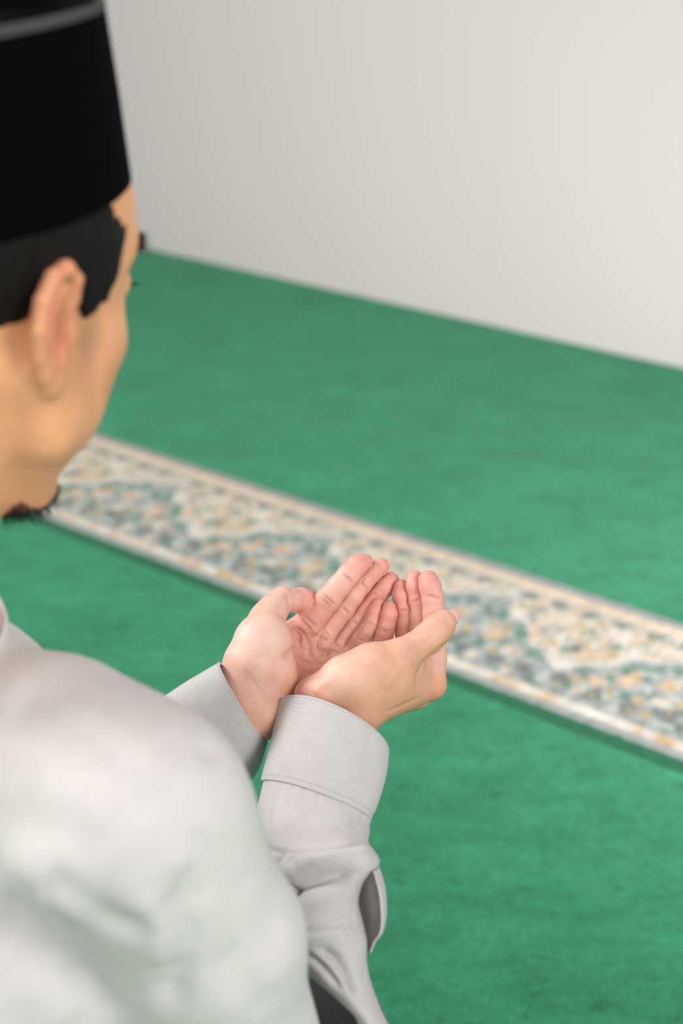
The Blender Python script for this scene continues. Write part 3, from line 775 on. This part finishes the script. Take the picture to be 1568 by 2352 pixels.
bnail(Hh(868,186,1166), Hh(914,166,1168), 8.2, LP); bnail(Hh(960,228,1174), Hh(1012,192,1177), 8, LP)
bnail(Hh(1035,320,1178), Hh(1072,280,1179), 8, LP); bnail(Hh(982,475,1168), Hh(995,425,1170), 6.6, LP)
bnail(Hh(1318,320,1156), Hh(1306,278,1157), 8.8, RPf); bnail(Hh(1226,320,1166), Hh(1222,272,1168), 8.1, RPf)
bnail(Hh(1140,370,1170), Hh(1140,322,1172), 7.5, RPf); bnail(Hh(1064,490,1162), Hh(1064,448,1164), 6.4, RPf)
bnail(Hh(515,398,1156), Hh(575,390,1166), 8.4, (.1,.1,-1))

# ---- hair: a short shell that follows the skull
hs = hg.new()
hg.ell(hs, (0, -12, 48), (77.5, 98, 87), 0)
hg.ell(hs, (0, 28, 24), (72, 62, 70), 20)
X, Y, Z = [a.reshape([-1 if j == i else 1 for j in range(3)]) for i, a in enumerate(hg.ax)]
line = np.where(Y > 14, 12, np.where(Y > -12, 26, 2-(np.abs(Y+12))*.42))       # lower hairline
sbn = (Y > 18) & (Y < 36)
line = np.where(sbn, 2+np.abs(Y-26)*1.1, line)
face = (Y-64-(Z-60)*.05)*.9
line = np.where(Y > 38, (Y-38)*2.2+10, line)
hs2 = np.maximum(np.maximum(hs, (line-Z)*.8), face)
hs2 = np.maximum(hs2, -(S+7.0))          # hollow: only a shell
vvv, fff = hg.nets(hs2.astype(np.float32))
vvv = vvv + vnormals(vvv, fff)*(vnoise(vvv/np.array([3., 3., 14.]), 7)*.9)[:, None]
hair = make('hair', head2world(vvv), fff, M_hair, person)

def strands(name, roots, dirs, length, wid, mat, curl=.25, seed=1):
    rnd = np.random.RandomState(seed); V, Fc = [], []
    for r, d in zip(roots, dirs):
        d = np.array(d, float)+rnd.normal(0, curl, 3); d /= np.linalg.norm(d)
        s_ = np.cross(d, [0, 0, 1.]); s_ /= max(np.linalg.norm(s_), 1e-6); u_ = np.cross(s_, d)
        ln = length*rnd.uniform(.6, 1.15); bend = rnd.normal(0, .25, 3)
        b0 = len(V)
        for k in range(4):
            t = k/3; c = np.array(r)+d*ln*t+bend*ln*t*t; ww = wid*(1-t*.85)
            for a_ in range(3):
                an = a_*2.094; V.append(c+s_*ww*math.cos(an)+u_*ww*math.sin(an))
        for k in range(3):
            for a_ in range(3):
                Fc.append((b0+k*3+a_, b0+k*3+(a_+1) % 3, b0+k*3+3+(a_+1) % 3, b0+k*3+3+a_))
    return make(name, head2world(np.array(V)), np.array(Fc), mat, person)
rnd = np.random.RandomState(4)
NS = vnormals(sv, sf)
def pick(cond, n):
    i = np.where(cond)[0]; i = i[rnd.permutation(len(i))[:n]]; return sv[i], NS[i]
x, y, z = sv.T
r_, n_ = pick((z < -104) & (z > -126) & (y > 24) & (np.abs(x) < 32), 900)
strands('beard', r_, n_*.6+np.array([0, .2, -.9]), 8, .26, M_hair, .3, 2)
for sg in (1, -1):
    r_, n_ = pick((np.abs(x*sg-34) < 22) & (y > 64) & (np.abs(z-42-(x*sg-34)*.04) < 4.5), 330)
    strands('eyebrow', r_, n_*.5+np.array([sg*.8, .1, .25]), 6, .26, M_hair, .15, 3)
    rl = [(sg*(31+12*math.sin(a_)), 88, 17) for a_ in np.linspace(-1, 1, 26)]
    strands('eyelashes', np.array(rl), np.array([[sg*.2, 1, -.1]]*26), 7, .3, M_hair, .15, 5)

# ---- cap
CT = math.radians(16)           # the cap sits tipped back on the head
cf = fw*math.cos(CT)+up*math.sin(CT); cu = np.cross(rt, cf)
CR_ = math.radians(-2); 
CAPO = np.array([2, -13, 54.])
def cap2world(v):
    v = np.asarray(v, float)/1000
    o = head2world(CAPO[None])[0]
    return o + v[..., [0]]*rt + v[..., [1]]*cf + v[..., [2]]*cu
n = 96
prof = [(0.955, 0), (1.0, -.6), (1.025, 2), (1.025, 5), (1.0, 60), (.968, 112), (.962, 115.5), (.945, 117), (.925, 116), (.915, 112), (.9, 104), (.6, 102), (.3, 101), (.04, 101)]
V = []
for s_, zz in prof:
    for k in range(n):
        a = 2*math.pi*k/n
        fx = 82*s_; fy = 101*s_
        crease = -7*math.exp(-((math.cos(a)*s_*82)/10)**2)*(1 if zz < 105 and s_ < .89 else 0)
        V.append((fx*math.cos(a), fy*math.sin(a), zz*.84+crease+.8*math.sin(3*a+1)*(zz > 100)))
Fc = [(i*n+k, i*n+(k+1) % n, (i+1)*n+(k+1) % n, (i+1)*n+k) for i in range(len(prof)-1) for k in range(n)]
cap = make('cap', cap2world(np.array(V)), Fc+[tuple(range((len(prof)-1)*n, len(prof)*n))], M_cap, person)
cap['label'] = 'black velvet cap'
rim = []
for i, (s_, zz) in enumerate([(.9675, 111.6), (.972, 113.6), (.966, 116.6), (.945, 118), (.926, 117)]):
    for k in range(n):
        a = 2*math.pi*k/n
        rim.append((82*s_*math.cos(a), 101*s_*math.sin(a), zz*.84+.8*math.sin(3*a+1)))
make('cap_edge', cap2world(np.array(rim)), np.array([(i*n+k, i*n+(k+1) % n, (i+1)*n+(k+1) % n, (i+1)*n+k) for i in range(4) for k in range(n)]), M_caprim, cap)['label'] = 'worn top edge, highlight painted grey'

# ---- shirt: trunk and upper arms
tg = Grid(np.min([SL, SR, PEL, EL, ER, nb], 0)-175, np.max([SL, SR, PEL, EL, ER, nb], 0)+125, 4.0)
T = tg.new()
def wl(p, f=0, r=0, u=0): return wc(p+bf*f+br*r+np.array([0, 0, u]))
tg.cone(T, wl(mid_w, -.02, .075, -.13), wl(pel_w, .0, .09, .02), 118, 124, 60, 60)
tg.cone(T, wl(mid_w, -.02, -.075, -.13), wl(pel_w, .0, -.07, .02), 118, 124, 60, 60)
tg.cone(T, SR*.86+SL*.14, SL*.5+SR*.5, 56, 48, 45, 60); tg.cone(T, SL*.5+SR*.5, SL*.86+SR*.14, 48, 56, 45, 60)
tg.cone(T, wc(base_w), MID*.9+SR*.1, 48, 46, 40, 60)
tg.chain(T, UA[:1]+[C(498, 2165, 845), C(562, 2375, 880), C(670, 2650, 930)], [56, 52, 43, 44], 42, 12, 54)
tg.chain(T, [C(670, 2650, 930), ER], [44, 41], 10, 5)
tg.cone(T, C(150,1700,850), C(330,1850,815), 44, 50, 40)
tg.chain(T, [SL, EL], [60, 48], 26, 12)
tv, tf = tg.nets(T)
tv = laplace(tv, tf, 4, .5)
nz = vnoise(tv/np.array([70, 90, 70.]), 11)*2.0
tv = tv + vnormals(tv, tf)*nz[:, None]
FOLD = [([(425,1985),(470,1950),(530,2010),(600,2110),(650,2200)], -4.22, 9), ([(400,2010),(450,1960)], 3.17, 9),
 ([(365,2050),(405,2100),(425,2160),(410,2230),(380,2330)], -7.39, 9), ([(330,2060),(380,2140),(380,2230)], 5.28, 12), ([(430,1990),(450,2050),(470,2080)], -5.28, 7),
 ([(0,1590),(110,1660),(260,1790),(380,1880)], -4.22, 14), ([(0,1520),(120,1610),(280,1720),(420,1830)], 3.17, 16),
 ([(0,1870),(140,1900),(260,1960)], -3.17, 16), ([(110,2010),(180,2060),(260,2120),(350,2140)], -5.28, 10), ([(100,2050),(180,2110)], 4.22, 12),
 ([(150,2220),(200,2260),(270,2340)], -5.28, 9), ([(0,2080),(90,2150),(140,2230)], -4.22, 14), ([(60,2240),(120,2300),(160,2352)], 3.17, 14), ([(480,1700),(500,1740)], -4.22, 8),
 ([(520,2180),(560,2260),(620,2340)], -3.17, 12), ([(560,2050),(610,2150),(660,2260)], 3.17, 10), ([(0,1980),(120,2020),(220,2100)], 4.22, 14)]
tv, _ = emboss(tv, tf, FOLD, rad=9)
tv = laplace(tv, tf, 4, .45)

def loft(stations, nseg=96, sub=10, th0=0, th1=2*math.pi, skew=None):
    """stations: (left x, left y, right x, right y, depth, half depth mm[, squareness])"""
    Sx = np.array([(tuple(q)+(2.0, -1)[len(q)-6:])[:8] for q in stations], float)
    t = np.arange(len(Sx)); rows = []
    for i in range(len(Sx)-1):
        p0, p1, p2, p3 = Sx[max(i-1, 0)], Sx[i], Sx[i+1], Sx[min(i+2, len(Sx)-1)]
        for u in np.linspace(0, 1, sub, endpoint=False):
            rows.append(.5*(2*p1+(p2-p0)*u+(2*p0-5*p1+4*p2-p3)*u*u+(-p0+3*p1-3*p2+p3)*u**3))
    rows.append(Sx[-1]); rows = np.array(rows)
    cen = np.array([(C(r[0], r[1], r[4])+C(r[2], r[3], r[4]))/2 for r in rows])
    ax_ = np.gradient(cen, axis=0); ax_ /= np.linalg.norm(ax_, axis=1, keepdims=True)
    V, UVc = [], []; ln = np.concatenate([[0], np.cumsum(np.linalg.norm(np.diff(cen, axis=0), axis=1))])
    closed = abs(th1-th0-2*math.pi) < 1e-6
    for i, r in enumerate(rows):
        a = (C(r[2], r[3], r[4])-C(r[0], r[1], r[4]))/2
        b_ = np.cross(a, ax_[i]); b_ /= np.linalg.norm(b_)
        if b_[2] > 0: b_ = -b_
        b_ = b_*r[5]; e = 2/r[6]
        if r[7] >= 0:
            bu = r[7]/F*r[4]; pa = np.array([-a[1], a[0], 0]); pa /= np.linalg.norm(pa)
            b_ = pa*bu + np.array([0, 0, -math.sqrt(max(r[5]**2-bu*bu, 1))])
        for k in range(nseg):
            th_ = th0+(th1-th0)*k/(nseg if closed else nseg-1)
            c_, s_ = math.cos(th_), math.sin(th_)
            sa = np.sign(s_)*abs(s_)**e
            if skew and s_ > 0:   # flattened and pressed to one side
                V.append(cen[i]-a*np.sign(c_)*abs(c_)**e+b_*sa+a*sa*skew(i))
            else: V.append(cen[i]-a*np.sign(c_)*abs(c_)**e+b_*sa)
            UVc.append((ln[i], th_*np.linalg.norm(a)*1.1))
    m = len(rows); f = []
    for i in range(m-1):
        for k in range(nseg if closed else nseg-1):
            f.append((i*nseg+k, i*nseg+(k+1) % nseg, (i+1)*nseg+(k+1) % nseg, (i+1)*nseg+k))
    return np.array(V), np.array(f), np.array(UVc)[:, ::-1]

shirt = make('shirt', cam2world(tv), tf[:, ::-1], M_cloth, person)
shirt['label'] = 'light grey long-sleeved shirt'

def orient(v, f, cen=None):
    n_ = vnormals(v, f); c = v.mean(0) if cen is None else cen
    return f if ((n_*(v-c)).sum(1)).mean() > 0 else f[:, ::-1]

RS = [(608,1770,851,1866,1066,30.2,2.1,41), (602,1806,845,1897,1060,31.2,2.1,37), (592,1850,848,1915,1048,32,2,28), (588,1890,846,1932,1038,32,2,22), (594,1930,856,1955,1028,33,2,20), (604,1965,869,1985,1018,35,2,18),
      (618,2010,836,2030,1008,34,2,18), (636,2060,824,2070,1000,33,2,15), (642,2110,834,2115,992,33,2,15), (650,2150,844,2158,986,33,2,15), (662,2185,842,2200,982,32,2,15), (705,2235,850,2250,980,30,2,15), (770,2290,872,2310,978,28,2,15), (820,2350,900,2372,972,28,2,15), (800,2440,930,2440,962,34,2,15), (752,2530,932,2530,957,36,2,15), (780,2600,905,2600,956,26,2,15)]
lv, lf, luv = loft(RS, 240, 14, skew=lambda i: .22*max(0, 1-i/40))
lf = orient(lv, lf)
SF = [([(650,2034),(710,2004),(790,1988),(858,1990)], 3.4, 9), ([(600,1948),(660,1955),(720,1955),(780,1950),(845,1925)], -4.03, 2.6), ([(620,1985),(700,1975),(780,1968),(862,1955)], 6.98, 8),
 ([(628,1968),(655,1976),(685,1970)], -6.20, 6), ([(648,2062),(672,2042),(705,2024),(760,2008),(820,2003)], -12.40, 5.5), ([(650,2060),(670,2045)], -7.75, 5),
 ([(640,2100),(700,2075),(780,2060),(825,2060)], 3.10, 8), ([(664,2142),(720,2138),(770,2128),(795,2118)], -3.72, 2.2), ([(668,2162),(740,2152),(800,2140)], 3.41, 6),
 ([(735,2180),(770,2200),(800,2240),(822,2285)], -6.98, 3.4), ([(690,2190),(730,2215),(780,2270)], -4.65, 3), ([(812,2010),(818,2060),(822,2110)], 1.86, 2),
 ([(668,1800),(664,1830),(670,1860)], -1.86, 1.6), ([(700,1800),(700,1835)], -1.55, 1.5), ([(640,1800),(620,1850),(612,1900)], -2.17, 3), ([(735,1805),(730,1850)], -0.93, 2), ([(640,1880),(720,1900),(820,1890)], 1.55, 9),
 ([(840,1860),(838,1890),(846,1915)], -1.86, 2), ([(845,2220),(842,2260)], -2.33, 2), ([(815,2100),(812,2130)], -2.33, 2)]
lv, _ = emboss(lv, lf, SF, rad=4)
sl = make('sleeve', cam2world(lv), lf[:, ::-1], M_weave, shirt, uv=luv)
s_ = sl.modifiers.new('thick', 'SOLIDIFY'); s_.thickness = .0008; s_.offset = -1
# loose fold hanging open on the outer side of the sleeve
FS = [(800,1985,868,1990,1014,26,2,6), (806,2005,876,2012,1009,30,2,6), (812,2030,883,2040,1004,31,2,6), (818,2065,886,2075,999,30,2,6), (826,2100,885,2108,994,28,2,6), (834,2128,878,2134,990,24,2,6), (838,2150,862,2156,987,17,2,6), (840,2180,850,2186,984,9,2,6)]
qv, qf, quv = loft(FS, 60, 8, math.radians(128), math.radians(335))
pocket = make('sleeve_fold', cam2world(qv), qf, M_weave, shirt, uv=quv)
s_ = pocket.modifiers.new('thick', 'SOLIDIFY'); s_.thickness = .0012; s_.offset = 0

def cuff(stations, name, seam_rows, sk=None):
    v, f, uvc = loft(stations, 200, 12, skew=sk)
    f = orient(v, f)
    o = make(name, cam2world(v), f[:, ::-1], M_weave, shirt, uv=uvc)
    m = o.modifiers.new('thick', 'SOLIDIFY'); m.thickness = .0022; m.offset = -1
    bv_ = o.modifiers.new('soft', 'BEVEL'); bv_.width = .0005; bv_.segments = 2; bv_.limit_method = 'ANGLE'
    # stitching: a row of short raised stitches
    nseg = 200; N_ = vnormals(v, f); V, Fc = [], []
    for row in seam_rows:
        for k in range(0, nseg, 2):
            a = v[row*nseg+k]; b2 = v[row*nseg+(k+1) % nseg]; n3 = N_[row*nseg+k]
            d = (b2-a); d2 = np.cross(d, n3); d2 /= max(np.linalg.norm(d2), 1e-9)
            b0 = len(V)
            V += [a+n3*.05-d2*.22, a+n3*.25, a+n3*.05+d2*.22, b2+n3*.05-d2*.22, b2+n3*.25, b2+n3*.05+d2*.22]
            Fc += [(b0, b0+1, b0+4, b0+3), (b0+1, b0+2, b0+5, b0+4)]
    make('stitching', cam2world(np.array(V)), np.array(Fc), M_seam, o)['kind'] = 'stuff'
    return o
cuff([(644,1603,873,1748,1098,40,2.2,69), (633,1652,873,1782,1090,38,2.2,63), (621,1705,868,1816,1080,36,2.2,55), (607,1757,856,1858,1070,34,2.2,47), (600,1786,844,1884,1064,33,2.2,43), (599,1792,842,1890,1062.5,32.6,2.2,42)], 'cuff', (2, 45), lambda i: .22)
# left sleeve and cuff
LS = [(512,1527,614,1706,1104,31,2.3,0), (480,1548,600,1752,1104,32,2.3,0), (440,1573,581,1788,1104,33,2.3,0), (400,1600,552,1814,1104,34,2.3,0), (360,1628,522,1842,1104,35,2.3,0)]
cuff(LS, 'cuff', (2,), lambda i: -.42)
LS2 = [(380,1622,522,1826,1104,30,2.4,0), (300,1662,470,1880,1106,33,2.2,0), (160,1740,340,1990,1108,38,2,0), (0,1840,150,2110,1110,44,2,0), (-220,1980,20,2280,1112,52,2,0)]
v, f, u_ = loft(LS2, 120, 8, skew=lambda i: -.42*max(0, 1-i/24)); f = orient(v, f)
o = make('sleeve', cam2world(v), f[:, ::-1], M_weave, shirt, uv=u_)
s_ = o.modifiers.new('thick', 'SOLIDIFY'); s_.thickness = .0008; s_.offset = -1
# collar: a stand collar round the neck
az = head2world(np.array([neckP[1]]))[0]-base_w; az /= np.linalg.norm(az)
ctr = base_w + az*.040
sx = rt - az*(rt@az); sx /= np.linalg.norm(sx); sy = np.cross(az, sx)
V = []
for zz, rr in ((-34, 74), (-10, 69), (4, 67), (18, 65.5), (21, 64.5), (21, 62.5), (17, 62), (-10, 64)):
    for k in range(72):
        a = math.radians(100)+math.radians(340)*k/71
        V.append(ctr+(az*zz+sx*math.cos(a)*rr+sy*math.sin(a)*rr*1.02)/1000)
V_collar = np.array(V)
make('collar', np.array(V), np.array([(i*72+k, i*72+k+1, (i+1)*72+k+1, (i+1)*72+k) for i in range(7) for k in range(71)]), M_cloth, shirt)

# ---- trousers: sitting with legs folded, right knee raised a little
lg = Grid(np.array([-1000, -1100, 500]), np.array([500, -250, 1700]), 9)
Q = lg.new()
hipR = pel_w+br*.10-np.array([0, 0, .03]); hipL = pel_w-br*.10-np.array([0, 0, .03])
kneeR = cam2world(C(718, 2392, 1235)); kneeL = hipL+bf*.34-br*.20; kneeL[2] = .12
footR = kneeR+bf*.05-br*.22; footR[2] = .055; footL = hipL+bf*.22+br*.16; footL[2] = .05
lg.cone(Q, wc(hipR), wc(hipL), 120, 120, 30)
lg.chain(Q, [wc(hipR), wc(kneeR), wc(footR)], [95, 64, 42], 25, 12)
lg.chain(Q, [wc(hipL), wc(kneeL), wc(footL)], [95, 65, 42], 25, 12)
qv, qf = lg.nets(Q); qv = laplace(qv, qf, 3, .5)
qw = cam2world(qv); qw[:, 2] = np.maximum(qw[:, 2], .002)
make('trousers', qw, qf[:, ::-1], M_trouser, person)
